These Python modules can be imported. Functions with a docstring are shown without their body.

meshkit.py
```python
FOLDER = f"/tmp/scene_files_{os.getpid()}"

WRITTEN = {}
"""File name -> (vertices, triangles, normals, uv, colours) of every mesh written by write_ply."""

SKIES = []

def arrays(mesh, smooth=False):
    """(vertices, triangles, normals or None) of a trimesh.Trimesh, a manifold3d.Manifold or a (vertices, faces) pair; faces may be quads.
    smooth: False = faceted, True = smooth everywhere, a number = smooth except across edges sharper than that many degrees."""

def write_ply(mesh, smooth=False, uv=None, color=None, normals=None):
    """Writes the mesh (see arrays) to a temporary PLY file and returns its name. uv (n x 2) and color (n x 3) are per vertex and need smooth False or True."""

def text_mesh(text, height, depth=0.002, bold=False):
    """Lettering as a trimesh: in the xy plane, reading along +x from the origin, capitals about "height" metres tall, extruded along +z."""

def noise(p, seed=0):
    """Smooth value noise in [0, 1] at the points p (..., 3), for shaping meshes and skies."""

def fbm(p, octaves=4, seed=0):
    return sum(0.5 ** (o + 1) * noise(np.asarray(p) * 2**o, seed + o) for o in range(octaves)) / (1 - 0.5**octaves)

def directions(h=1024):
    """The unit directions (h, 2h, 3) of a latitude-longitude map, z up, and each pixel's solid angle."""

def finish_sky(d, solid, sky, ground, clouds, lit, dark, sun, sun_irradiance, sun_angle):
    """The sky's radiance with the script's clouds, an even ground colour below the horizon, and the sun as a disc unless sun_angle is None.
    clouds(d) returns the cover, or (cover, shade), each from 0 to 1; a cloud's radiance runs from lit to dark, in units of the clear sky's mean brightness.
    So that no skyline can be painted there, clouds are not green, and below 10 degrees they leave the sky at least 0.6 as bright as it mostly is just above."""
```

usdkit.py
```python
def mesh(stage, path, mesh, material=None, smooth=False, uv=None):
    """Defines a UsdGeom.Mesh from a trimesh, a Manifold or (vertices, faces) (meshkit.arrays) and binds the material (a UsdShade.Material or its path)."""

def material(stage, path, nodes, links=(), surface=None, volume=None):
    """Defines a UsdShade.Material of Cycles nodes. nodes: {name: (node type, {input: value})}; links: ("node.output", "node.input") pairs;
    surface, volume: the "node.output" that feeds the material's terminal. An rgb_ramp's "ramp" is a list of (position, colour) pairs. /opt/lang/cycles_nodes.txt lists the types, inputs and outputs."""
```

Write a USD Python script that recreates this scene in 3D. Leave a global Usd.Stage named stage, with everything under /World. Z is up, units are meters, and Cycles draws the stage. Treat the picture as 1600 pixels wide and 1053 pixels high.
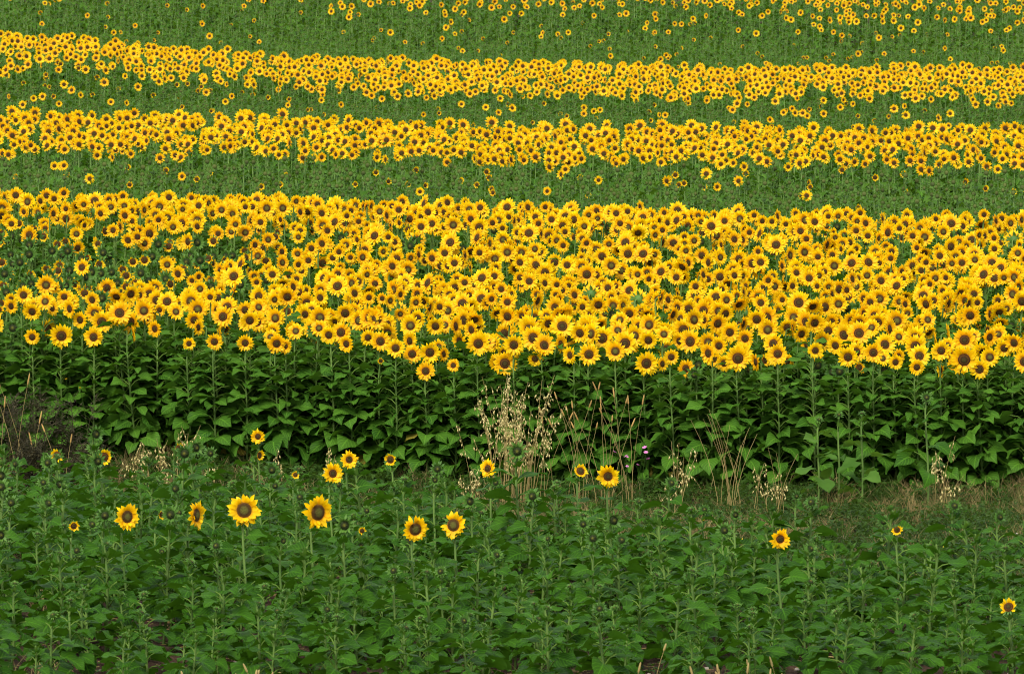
import math, random
import numpy as np
from scipy.interpolate import PchipInterpolator
import usdkit, meshkit
from pxr import Usd, UsdGeom, UsdLux, UsdShade, Sdf, Gf, Vt

# ------------------------------------------------------------------ stage, camera, sky, sun
stage = Usd.Stage.CreateInMemory()
UsdGeom.SetStageUpAxis(stage, UsdGeom.Tokens.z)
UsdGeom.SetStageMetersPerUnit(stage, 1.0)
UsdGeom.Xform.Define(stage, '/World')
stage.SetDefaultPrim(stage.GetPrimAtPath('/World'))
UsdGeom.Scope.Define(stage, '/World/Looks')

ZC = 4.0                      # camera height
PITCH = -0.03                 # looking slightly down
FPX = 800 / 0.09              # photo pixels per unit tangent (200 mm lens on 36 mm film)
cam = UsdGeom.Camera.Define(stage, '/World/camera')
cam.AddTranslateOp().Set(Gf.Vec3d(0, 0, ZC))
cam.AddRotateXOp().Set(90 + math.degrees(math.atan(PITCH)))
cam.CreateFocalLengthAttr(200.0)
cam.CreateHorizontalApertureAttr(36.0)
cam.CreateVerticalApertureAttr(36.0 * 673 / 1024)
cam.CreateFStopAttr(11.0)
cam.CreateFocusDistanceAttr(60.0)
cam.CreateClippingRangeAttr(Gf.Vec2f(0.5, 5000))
cam.CreateExposureAttr(0.95)

SUN_EL, SUN_AZ = math.radians(46), math.radians(203)      # azimuth: atan2(x, y) of the way to the sun
sun = UsdLux.DistantLight.Define(stage, '/World/sun')
sun.CreateIntensityAttr(0.6)
sun.CreateAngleAttr(30.0)
sun.CreateColorAttr(Gf.Vec3f(1.0, 0.96, 0.88))
sun.CreateNormalizeAttr(True)
sun.AddRotateZOp().Set(-math.degrees(SUN_AZ))
sun.AddRotateXOp().Set(-(90 - math.degrees(SUN_EL)))
dome = UsdLux.DomeLight.Define(stage, '/World/sky')
dome.GetPrim().SetCustomDataByKey('kind', 'structure')
skym = usdkit.material(stage, '/World/Looks/sky', {
    'sky': ('sky_texture', {'sky_type': 'single_scattering', 'sun_disc': False, 'sun_elevation': SUN_EL,
                            'sun_rotation': SUN_AZ, 'aerosol_density': 4.0, 'air_density': 1.0, 'altitude': 200.0}),
    'tc': ('texture_coordinate', {}),
    'no': ('noise_texture', {'scale': 2.2, 'detail': 6.0, 'roughness': 0.6}),
    'cr': ('rgb_ramp', {'ramp': [(0.0, (0.75, 0.75, 0.75)), (0.45, (0.9, 0.9, 0.9)), (1.0, (1, 1, 1))]}),
    'mx': ('mix', {'color2': (6.6, 6.8, 7.0)}),
    'bg': ('background_shader', {'strength': 0.10})},
    [('tc.generated', 'no.vector'), ('no.fac', 'cr.fac'), ('cr.color', 'mx.fac'), ('sky.color', 'mx.color1'),
     ('mx.color', 'bg.color')], surface='bg.background')
UsdShade.MaterialBindingAPI.Apply(dome.GetPrim()).Bind(skym)

RNG = np.random.default_rng(11)
def U(a, b, r=None): return float((r or RNG).uniform(a, b))

# ------------------------------------------------------------------ materials
def leafy(name, dark, light, under, trans=0.30, rough=0.6, scale=5.0, vein=True):
    n = {'g': ('geometry', {}), 'oi': ('object_info', {}),
         'no': ('noise_texture', {'scale': scale, 'detail': 3.0}),
         'n2': ('noise_texture', {'scale': 0.55, 'detail': 2.0}),
         'a1': ('math', {'math_type': 'multiply_add', 'value2': 0.55, 'value3': 0.0}),
         'a2': ('math', {'math_type': 'multiply_add', 'value2': 0.30}),
         'a3': ('math', {'math_type': 'multiply_add', 'value2': 0.30}),
         'rp': ('rgb_ramp', {'ramp': [(0.25, dark), (0.85, light)]}),
         'bk': ('mix', {'color2': under}),
         'bp': ('principled_bsdf', {'roughness': rough, 'specular_ior_level': 0.09}),
         'tr': ('translucent_bsdf', {}), 'tg': ('mix', {'mix_type': 'multiply', 'fac': 1.0, 'color2': (1.25, 1.3, 0.5)}),
         'mx': ('mix_closure', {'fac': trans})}
    l = [('g.position', 'no.vector'), ('g.position', 'n2.vector'), ('no.fac', 'a1.value1'), ('oi.random', 'a2.value1'), ('a1.value', 'a2.value3'),
         ('n2.fac', 'a3.value1'), ('a2.value', 'a3.value3'), ('a3.value', 'rp.fac'), ('g.backfacing', 'bk.fac')]
    top = 'rp.color'
    if vein:
        n.update({'st': ('attribute', {'attribute': 'st'}), 'sp': ('separate_xyz', {}),
                  'c1': ('math', {'math_type': 'subtract', 'value2': 0.5}), 'c2': ('math', {'math_type': 'absolute'}),
                  'm1': ('map_range', {'from_min': 0.015, 'from_max': 0.05, 'to_min': 0.45, 'to_max': 0.0, 'clamp': True}),
                  's1': ('math', {'math_type': 'multiply_add', 'value2': -0.75}), 's2': ('math', {'math_type': 'multiply', 'value2': 6.5}),
                  's3': ('math', {'math_type': 'pingpong', 'value2': 0.5}),
                  'm2': ('map_range', {'from_min': 0.03, 'from_max': 0.12, 'to_min': 0.4, 'to_max': 0.0, 'clamp': True}),
                  'mm': ('math', {'math_type': 'maximum'}),
                  'p1': ('math', {'math_type': 'less_than', 'value2': -0.5}),
                  'vm': ('mix', {'color2': tuple(2.1 * c for c in light)}),
                  'pm': ('mix', {'color2': (0.14, 0.24, 0.040)})})
        l += [('st.vector', 'sp.vector'), ('sp.x', 'c1.value1'), ('c1.value', 'c2.value1'), ('c2.value', 'm1.value'),
              ('c2.value', 's1.value1'), ('sp.y', 's1.value3'), ('s1.value', 's2.value1'), ('s2.value', 's3.value1'), ('s3.value', 'm2.value'),
              ('m1.result', 'mm.value1'), ('m2.result', 'mm.value2'), ('mm.value', 'vm.fac'), ('rp.color', 'vm.color1'),
              ('sp.y', 'p1.value1'), ('p1.value', 'pm.fac'), ('vm.color', 'pm.color1')]
        top = 'pm.color'
    l += [(top, 'bk.color1'), ('bk.color', 'bp.base_color'), ('bk.color', 'tg.color1'), ('tg.color', 'tr.color'),
          ('bp.BSDF', 'mx.closure1'), ('tr.BSDF', 'mx.closure2')]
    return usdkit.material(stage, '/World/Looks/' + name, n, l, surface='mx.closure')

def plain(name, c1, c2, rough=0.6, scale=20.0, trans=0.0, tcol=None, spec=0.3, bump=0.0):
    n = {'g': ('geometry', {}), 'oi': ('object_info', {}), 'no': ('noise_texture', {'scale': scale, 'detail': 4.0}),
         'a': ('math', {'math_type': 'multiply_add', 'value2': 0.4}), 'b': ('math', {'math_type': 'multiply', 'value2': 0.75}),
         'rp': ('rgb_ramp', {'ramp': [(0.25, c1), (0.8, c2)]}),
         'bp': ('principled_bsdf', {'roughness': rough, 'specular_ior_level': spec})}
    l = [('g.position', 'no.vector'), ('no.fac', 'b.value1'), ('oi.random', 'a.value1'), ('b.value', 'a.value3'), ('a.value', 'rp.fac'), ('rp.color', 'bp.base_color')]
    if bump:
        n['bu'] = ('bump', {'strength': 0.6, 'distance': bump}); l += [('no.fac', 'bu.height'), ('bu.normal', 'bp.normal')]
    out = 'bp.BSDF'
    if trans:
        n['tr'] = ('translucent_bsdf', {'color': tcol}); n['mx'] = ('mix_closure', {'fac': trans})
        l += [('bp.BSDF', 'mx.closure1'), ('tr.BSDF', 'mx.closure2')]; out = 'mx.closure'
    return usdkit.material(stage, '/World/Looks/' + name, n, l, surface=out)

M = {}
M['leaf'] = leafy('leaf', (0.013, 0.056, 0.005), (0.068, 0.165, 0.014), (0.055, 0.128, 0.016))
M['young_leaf'] = leafy('young_leaf', (0.004, 0.026, 0.002), (0.040, 0.118, 0.006), (0.036, 0.095, 0.009))
M['weed'] = leafy('weed', (0.012, 0.036, 0.005), (0.050, 0.100, 0.014), (0.045, 0.085, 0.018), scale=3.0, vein=False)
M['stem'] = plain('stem', (0.050, 0.105, 0.014), (0.115, 0.195, 0.036), 0.6, 9.0)
M['far_leaf'] = leafy('far_leaf', (0.026, 0.085, 0.006), (0.078, 0.168, 0.016), (0.075, 0.150, 0.020), vein=False)
M['yellow_leaf'] = leafy('yellow_leaf', (0.12, 0.10, 0.012), (0.28, 0.24, 0.035), (0.20, 0.18, 0.04))
M['pale_leaf'] = leafy('pale_leaf', (0.024, 0.080, 0.008), (0.085, 0.180, 0.026), (0.085, 0.165, 0.032), vein=False)
M['pale_stem'] = plain('pale_stem', (0.085, 0.17, 0.03), (0.17, 0.27, 0.07), 0.6, 9.0)
M['bract'] = plain('bract', (0.024, 0.085, 0.008), (0.080, 0.175, 0.020), 0.6, 30.0, 0.15, (0.10, 0.18, 0.03))
M['straw'] = plain('straw', (0.22, 0.16, 0.045), (0.42, 0.32, 0.115), 0.6, 12.0, 0.12, (0.5, 0.36, 0.15))
M['dull_straw'] = plain('dull_straw', (0.08, 0.062, 0.020), (0.26, 0.20, 0.070), 0.7, 9.0, 0.1, (0.3, 0.2, 0.08))
M['oat'] = plain('oat', (0.40, 0.32, 0.10), (0.70, 0.60, 0.26), 0.5, 30.0, 0.2, (0.7, 0.56, 0.3))
M['rust'] = plain('rust', (0.24, 0.14, 0.035), (0.42, 0.26, 0.075), 0.7, 40.0)
M['dead'] = plain('dead', (0.018, 0.016, 0.005), (0.055, 0.047, 0.015), 0.8, 15.0)
M['pink'] = plain('pink', (0.45, 0.10, 0.30), (0.62, 0.22, 0.46), 0.5, 40.0, 0.2, (0.6, 0.2, 0.4))
M['gold'] = plain('gold', (0.75, 0.50, 0.01), (0.85, 0.62, 0.02), 0.5, 40.0)
M['stone'] = plain('stone', (0.16, 0.13, 0.10), (0.42, 0.37, 0.31), 0.8, 25.0, bump=0.01)
# petals: deeper orange at the base, clear yellow towards the tip
M['petal'] = usdkit.material(stage, '/World/Looks/petal', {
    'st': ('attribute', {'attribute': 'st'}), 'sp': ('separate_xyz', {}), 'g': ('geometry', {}), 'oi': ('object_info', {}),
    'rp': ('rgb_ramp', {'ramp': [(0.0, (0.65, 0.30, 0.002)), (0.3, (0.86, 0.515, 0.003)), (1.0, (0.93, 0.63, 0.007))]}),
    'no': ('noise_texture', {'scale': 14.0, 'detail': 2.0}), 'hv': ('hsv', {'saturation': 1.02}),
    'h1': ('map_range', {'from_min': 0.0, 'from_max': 1.0, 'to_min': 0.488, 'to_max': 0.506}),
    'v1': ('map_range', {'from_min': 0.3, 'from_max': 0.7, 'to_min': 0.82, 'to_max': 1.08}),
    'bp': ('principled_bsdf', {'roughness': 0.55, 'specular_ior_level': 0.2}), 'tr': ('translucent_bsdf', {}),
    'mx': ('mix_closure', {'fac': 0.30})},
    [('st.vector', 'sp.vector'), ('sp.y', 'rp.fac'), ('g.position', 'no.vector'), ('oi.random', 'h1.value'), ('h1.result', 'hv.hue'),
     ('no.fac', 'v1.value'), ('v1.result', 'hv.value'), ('rp.color', 'hv.color'), ('hv.color', 'bp.base_color'), ('hv.color', 'tr.color'),
     ('bp.BSDF', 'mx.closure1'), ('tr.BSDF', 'mx.closure2')], surface='mx.closure')
def disc_mat(name, stops):
    return usdkit.material(stage, '/World/Looks/' + name, {
        'st': ('attribute', {'attribute': 'st'}), 'sp': ('separate_xyz', {}), 'g': ('geometry', {}),
        'vo': ('voronoi_texture', {'scale': 130.0}), 'no': ('noise_texture', {'scale': 45.0, 'detail': 2.0}),
        'ad': ('math', {'math_type': 'multiply_add', 'value2': 0.22}), 'sb': ('math', {'math_type': 'subtract', 'value2': 0.11}),
        'rp': ('rgb_ramp', {'ramp': stops}), 'bu': ('bump', {'strength': 0.9, 'distance': 0.006}),
        'bp': ('principled_bsdf', {'roughness': 0.8, 'specular_ior_level': 0.15})},
        [('g.position', 'vo.vector'), ('g.position', 'no.vector'), ('st.vector', 'sp.vector'), ('no.fac', 'ad.value1'), ('sp.x', 'ad.value3'),
         ('ad.value', 'sb.value1'), ('sb.value', 'rp.fac'), ('rp.color', 'bp.base_color'), ('vo.distance', 'bu.height'), ('bu.normal', 'bp.normal')], surface='bp.BSDF')
M['disc_brown'] = disc_mat('disc_brown', [(0, (0.045, 0.040, 0.008)), (0.32, (0.045, 0.032, 0.007)), (0.46, (0.024, 0.012, 0.004)), (0.68, (0.085, 0.040, 0.007)), (0.86, (0.045, 0.014, 0.004)), (0.95, (0.095, 0.032, 0.005)), (1.0, (0.22, 0.09, 0.005))])
M['disc_olive'] = disc_mat('disc_olive', [(0, (0.100, 0.105, 0.018)), (0.45, (0.085, 0.070, 0.014)), (0.6, (0.045, 0.026, 0.007)), (0.85, (0.075, 0.034, 0.006)), (1.0, (0.24, 0.11, 0.006))])
M['disc_green'] = disc_mat('disc_green', [(0, (0.15, 0.13, 0.012)), (0.22, (0.07, 0.075, 0.012)), (0.5, (0.022, 0.028, 0.007)), (0.8, (0.016, 0.022, 0.006)), (1.0, (0.030, 0.06, 0.012))])

M['far_bud'] = plain('far_bud', (0.030, 0.045, 0.008), (0.075, 0.095, 0.016), 0.8, 40.0)
# soil
M['soil'] = usdkit.material(stage, '/World/Looks/soil', {
    'g': ('geometry', {}), 'n1': ('noise_texture', {'scale': 9.0, 'detail': 8.0, 'roughness': 0.65}), 'n2': ('noise_texture', {'scale': 1.1, 'detail': 4.0}),
    'vo': ('voronoi_texture', {'scale': 22.0}), 'rp': ('rgb_ramp', {'ramp': [(0.3, (0.022, 0.013, 0.008)), (0.55, (0.055, 0.034, 0.022)), (0.75, (0.12, 0.08, 0.055))]}),
    'r2': ('rgb_ramp', {'ramp': [(0.3, (0.65, 0.65, 0.65)), (0.7, (1.2, 1.15, 1.1))]}), 'mu': ('mix', {'mix_type': 'multiply', 'fac': 1.0}),
    'ad': ('math', {'math_type': 'add'}), 'bu': ('bump', {'strength': 1.0, 'distance': 0.03}), 'bp': ('principled_bsdf', {'roughness': 0.95, 'specular_ior_level': 0.1})},
    [('g.position', 'n1.vector'), ('g.position', 'n2.vector'), ('g.position', 'vo.vector'), ('n1.fac', 'rp.fac'), ('n2.fac', 'r2.fac'), ('rp.color', 'mu.color1'), ('r2.color', 'mu.color2'),
     ('mu.color', 'bp.base_color'), ('n1.fac', 'ad.value1'), ('vo.distance', 'ad.value2'), ('ad.value', 'bu.height'), ('bu.normal', 'bp.normal')], surface='bp.BSDF')

# ------------------------------------------------------------------ terrain
_P = np.array([(-200, -4.8), (-60, -4.6), (0, -4.3), (36, -3.92), (42, -3.78), (50, -3.68), (58.5, -3.56), (60, -3.50), (64.5, -2.75), (69, -2.03), (72, -2.12), (77, -2.1), (82, -1.75),
               (85, -1.47), (87.5, -1.29), (90, -1.17), (95, -.81), (99, -.86), (106, -.70), (113, -.14), (120, .24), (126, .80), (131, .86), (138, 1.2),
               (145, 1.74), (152, 2.32), (162, 3.62), (172, 4.6), (200, 7.0), (300, 13), (700, 18), (1600, 20)])
prof = PchipInterpolator(_P[:, 0], _P[:, 1])
_T = np.array([(-200, 0), (57, 0), (62, .008), (69, .026), (95, .013), (110, .02), (126, .022), (145, .01), (700, 0), (1600, 0)])
def ground(x, y):
    x, y = np.asarray(x, float), np.asarray(y, float)
    z = ZC + prof(y) - np.interp(y, _T[:, 0], _T[:, 1]) * 14 * np.tanh(x / 14)
    z = z + 0.42 * np.exp(-((x + 12.5) / 5.0) ** 2 - ((y - 127) / 7.0) ** 2)
    p = np.stack([x * .22, y * .22, 0 * x], -1)
    return z + 0.16 * (meshkit.noise(p, 5) - 0.5)

def ray(px, py, d):
    u, v = (px - 800) / FPX, (526.5 - py) / FPX
    a = math.atan(PITCH); c, s = math.cos(a), math.sin(a)
    k = d / (c - v * s)
    return np.array([u * k, d, ZC + (s + v * c) * k])
def half_width(d): return 0.09 * d

def axis(parts):
    return np.unique(np.concatenate([np.arange(a, b, s) for a, b, s in parts]))
gx = axis([(-400, -60, 20), (-60, -20, 2), (-20, -7, .5), (-7, 7, .07), (7, 20, .5), (20, 60, 2), (60, 401, 20)])
gy = axis([(-120, 20, 5), (20, 36, .5), (36, 52, .07), (52, 64, .15), (64, 170, .5), (170, 300, 5), (300, 1600, 50)])
X, Y = np.meshgrid(gx, gy)
Z = ground(X, Y)
near = np.exp(-(X / 9) ** 4) * np.exp(-((Y - 46) / 16) ** 4)
pp = np.stack([X, Y, 0 * X], -1)
Z = Z + near * (0.10 * (meshkit.fbm(pp * 5.0, 4, 3) - .5) + 0.05 * (meshkit.noise(pp * 11, 8) - .5))
idx = np.arange(X.size).reshape(X.shape)
F = np.stack([idx[:-1, :-1], idx[:-1, 1:], idx[1:, 1:], idx[1:, :-1]], -1).reshape(-1, 4)
g = usdkit.mesh(stage, '/World/ground', (np.stack([X, Y, Z], -1).reshape(-1, 3), F), M['soil'], smooth=True)
g.GetPrim().SetCustomDataByKey('kind', 'structure')
g.GetPrim().SetCustomDataByKey('label', 'dark brown crumbly field soil rising in waves under the sunflowers')
g.GetPrim().SetCustomDataByKey('category', 'ground')

# ------------------------------------------------------------------ mesh helpers
class MB:
    """collects triangles and their surface coordinates into one mesh"""
    def __init__(s): s.v, s.f, s.t, s.n = [], [], [], 0
    def add(s, v, f, t=None):
        v = np.asarray(v, float); f = np.asarray(f, int)
        if f.shape[1] == 4: f = np.vstack([f[:, [0, 1, 2]], f[:, [0, 2, 3]]])
        s.v.append(v); s.f.append(f + s.n); s.t.append(np.zeros((len(v), 2)) if t is None else np.asarray(t, float)); s.n += len(v)
        return s
    def arr(s): return np.vstack(s.v), np.vstack(s.f), np.vstack(s.t)
    def map(s, R=None, o=(0, 0, 0)):
        s.v = [(x if R is None else x @ np.asarray(R).T) + np.asarray(o) for x in s.v]; return s
    def join(s, b):
        v, f, t = b.arr(); return s.add(v, f, t)
    def build(s, path, mat):
        v, f, t = s.arr()
        return usdkit.mesh(stage, path, (v, f), mat, smooth=True, uv=t)

def rz(a): c, s = math.cos(a), math.sin(a); return np.array([[c, -s, 0], [s, c, 0], [0, 0, 1.0]])
def rx(a): c, s = math.cos(a), math.sin(a); return np.array([[1.0, 0, 0], [0, c, -s], [0, s, c]])
def ry(a): c, s = math.cos(a), math.sin(a); return np.array([[c, 0, s], [0, 1.0, 0], [-s, 0, c]])

def tube(pts, rad, sides=5, uv=(0.5, 0.0)):
    p = np.asarray(pts, float); n = len(p)
    t = np.gradient(p, axis=0); t /= np.linalg.norm(t, axis=1, keepdims=True) + 1e-9
    ref = np.array([0.31, 0.95, 0.02]) if abs(t[:, 1]).mean() < .8 else np.array([1.0, 0.05, 0.02])
    a = np.cross(t, ref); a /= np.linalg.norm(a, axis=1, keepdims=True) + 1e-9
    b = np.cross(t, a)
    th = np.arange(sides) * 2 * math.pi / sides
    r = np.broadcast_to(rad, (n,))[:, None, None]
    v = p[:, None] + r * (np.cos(th)[None, :, None] * a[:, None] + np.sin(th)[None, :, None] * b[:, None])
    i, j = np.meshgrid(np.arange(n - 1), np.arange(sides), indexing='ij')
    q = np.stack([i * sides + j, i * sides + (j + 1) % sides, (i + 1) * sides + (j + 1) % sides, (i + 1) * sides + j], -1).reshape(-1, 4)
    m = MB(); m.add(v.reshape(-1, 3), q, np.tile(uv, (n * sides, 1)))
    return m

def leaf_mesh(L, W, pet, rise, a0, a1, fold, r, rows=6, petiole=True, wave=0.05, twist=0.0):
    """A heart-shaped blade on a stalk. Grows along +x from the origin: stalk (pet long) rises, then the blade bends from angle a0 to a1."""
    m = MB()
    tip = np.array([pet * math.cos(rise), 0, pet * math.sin(rise)])
    s = np.linspace(0, 1, rows)
    prof_w = np.interp(s, [0, .12, .28, .45, .65, .82, 1], [.62, .95, 1.0, .86, .56, .28, 0.02]) * W / 2
    ang = a0 + (a1 - a0) * s ** 0.8
    dx = np.concatenate([[0], np.cumsum(np.cos(ang[:-1]) * L / (rows - 1))]); dz = np.concatenate([[0], np.cumsum(np.sin(ang[:-1]) * L / (rows - 1))])
    ph = U(0, 6.28, r)
    vs, ts = [], []
    for k in range(rows):
        back = -0.17 * L * max(0, 1 - s[k] / .22)
        for c in (-1, -.5, 0, .5, 1):
            w = c * prof_w[k] * (1 + (U(-.09, .09, r) if abs(c) == 1 else 0))
            up = fold * abs(w) + (wave * L * math.sin(ph + 9 * s[k] + 1.7 * c) * abs(c) if 0 < k else 0) - 0.5 * abs(fold) * abs(w) * abs(c)
            off = back * abs(c)
            vs.append([tip[0] + dx[k] + off * math.cos(ang[0]) - up * math.sin(ang[k]), w, tip[2] + dz[k] + off * math.sin(ang[0]) + up * math.cos(ang[k])])
            ts.append([.5 + .5 * c, s[k]])
    q = [[k * 5 + c, k * 5 + c + 1, k * 5 + c + 6, k * 5 + c + 5] for k in range(rows - 1) for c in range(4)]
    v = np.array(vs)
    if twist:
        R = rx(twist); v = (v - tip) @ R.T + tip
    q = np.array(q)[:, ::-1] if np.cross(v[1] - v[0], v[5] - v[0])[2] > 0 and False else np.array(q)
    m.add(v, np.array(q)[:, ::-1], ts)
    if petiole:
        a = np.array([0, 0, 0.0]); mid = tip * .5 + np.array([0, 0, .12 * pet])
        m.join(tube([a, mid, tip, tip + 0.12 * L * np.array([math.cos(a0), 0, math.sin(a0)]) - [0, 0, .004]], [.0065, .0055, .005, .002], 3, (0.5, -1.0)))
    return m

def small_leaf(L, W, a0, a1, fold=.4, lift=0.0):
    """A cheap five-point blade for plants far away."""
    mid = np.array([.5 * L * math.cos(a0), 0, .5 * L * math.sin(a0)]); tip = mid + np.array([.5 * L * math.cos(a1), 0, .5 * L * math.sin(a1)])
    b = np.array([.1 * L * math.cos(a0), 0, .1 * L * math.sin(a0)])
    e = .32 * L * np.array([math.cos(a0), 0, math.sin(a0)]) + np.array([0, 0, fold * W / 2])
    v = [b * 0, e + [0, -W / 2, 0], e + [0, W / 2, 0], mid, tip]
    return MB().add(v, np.array([[0, 1, 3], [0, 3, 2], [1, 4, 3], [3, 4, 2]])[:, [0, 1, 2]], [[.5, 0], [0, .35], [1, .35], [.5, .5], [.5, 1]])

def petal_mesh(l, w, lean, curl, r, rows=4):
    """One ray petal growing along +x in the plane of the head, +z being the way the head faces."""
    s = np.linspace(0, 1, rows)
    wd = np.interp(s, [0, .3, .6, .85, 1], [.55, .95, 1, .62, .04]) * w / 2
    ang = lean + curl * s
    dx = np.concatenate([[0], np.cumsum(np.cos(ang[:-1]) * l / (rows - 1))]); dz = np.concatenate([[0], np.cumsum(np.sin(ang[:-1]) * l / (rows - 1))])
    side = U(-.12, .12, r) * l
    v, t = [], []
    for k in range(rows):
        for c in (-1, 0, 1):
            v.append([dx[k], c * wd[k] + side * s[k] ** 2, dz[k] + (.22 * wd[k] if c else 0)]); t.append([.5 + .5 * c, s[k]])
    q = [[k * 3 + c, k * 3 + c + 1, k * 3 + c + 4, k * 3 + c + 3] for k in range(rows - 1) for c in (0, 1)]
    return MB().add(v, np.array(q), t)

def disc_mesh(R, dome, sides=16, back=True):
    rr = [0, .28, .55, .8, 1.0]; m_v, m_t = [[0, 0, dome * R]], [[0, 0]]
    for f in rr[1:]:
        for k in range(sides):
            a = 2 * math.pi * k / sides
            m_v.append([f * R * math.cos(a), f * R * math.sin(a), dome * R * (1 - f ** 2.2)]); m_t.append([f, f])
    fc = []
    for k in range(sides): fc.append([0, 1 + k, 1 + (k + 1) % sides])
    for b in range(3):
        for k in range(sides):
            i, j = 1 + b * sides + k, 1 + b * sides + (k + 1) % sides
            fc += [[i, i + sides, j + sides], [i, j + sides, j]]
    return MB().add(m_v, np.array(fc), m_t)

def back_mesh(R, depth, sides=12):
    """the green bowl behind the disc"""
    v, fc = [], []
    for f, z in ((1.04, 0.0), (.85, -.45), (.4, -.85), (.14, -1.0)):
        for k in range(sides):
            a = 2 * math.pi * k / sides; v.append([f * R * math.cos(a), f * R * math.sin(a), z * depth])
    for b in range(3):
        for k in range(sides):
            i, j = b * sides + k, b * sides + (k + 1) % sides
            fc += [[i, i + sides, j + sides], [i, j + sides, j]]
    return MB().add(v, np.array(fc))

def bracts_mesh(R, n, l, w, lean, r, depth):
    m = back_mesh(R, depth)
    for k in range(n):
        a = 2 * math.pi * (k + U(-.3, .3, r)) / n
        p = petal_mesh(l * U(.7, 1.2, r), w * U(.8, 1.2, r), lean + U(-.3, .3, r), U(-.6, .2, r), r, 3)
        p.map(None, (R * .93, 0, -.02 * R - U(0, .2, r) * depth)); m.join(p.map(rz(a)))
    return m

def facing(yaw, tilt):
    """turns the head's +z towards the camera side (-y), yaw to the left or right, tilt up"""
    return rz(yaw) @ rx(math.pi / 2 - tilt)

# ------------------------------------------------------------------ names and labels
_used = {}
def numbered(name):
    k = _used.get(name, 0); _used[name] = k + 1
    return name if k == 0 else f'{name}_{k:03d}'
def tag(prim, label=None, cat=None, group=None, kind=None):
    for k, v in (('label', label), ('category', cat), ('group', group), ('kind', kind)):
        if v: prim.SetCustomDataByKey(k, v)
    return prim
def thing(name, label, cat, loc, rotz=0.0, group=None, scale=1.0, lean=0.0):
    x = UsdGeom.Xform.Define(stage, '/World/' + numbered(name))
    x.AddTranslateOp().Set(Gf.Vec3d(*map(float, loc)))
    if lean: x.AddRotateYOp().Set(math.degrees(lean))
    x.AddRotateZOp().Set(math.degrees(rotz))
    if scale != 1.0: x.AddScaleOp().Set(Gf.Vec3f(scale, scale, scale))
    return tag(x.GetPrim(), label, cat, group)
def cls(name):
    return stage.CreateClassPrim('/World/' + name)
def copy(src, name, label, cat, loc, rotz, group, scale=1.0, lean=0.0):
    p = thing(name, label, cat, loc, rotz, group, scale, lean)
    p.GetReferences().AddInternalReference(src.GetPath()); p.SetInstanceable(True)
    return p
class Parts:
    """numbers the parts under one prim"""
    def __init__(s, path): s.path, s.c = str(path), {}
    def __call__(s, name):
        k = s.c.get(name, 0); s.c[name] = k + 1
        return f'{s.path}/{name}' + ('' if k == 0 else f'_{k:03d}')

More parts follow.
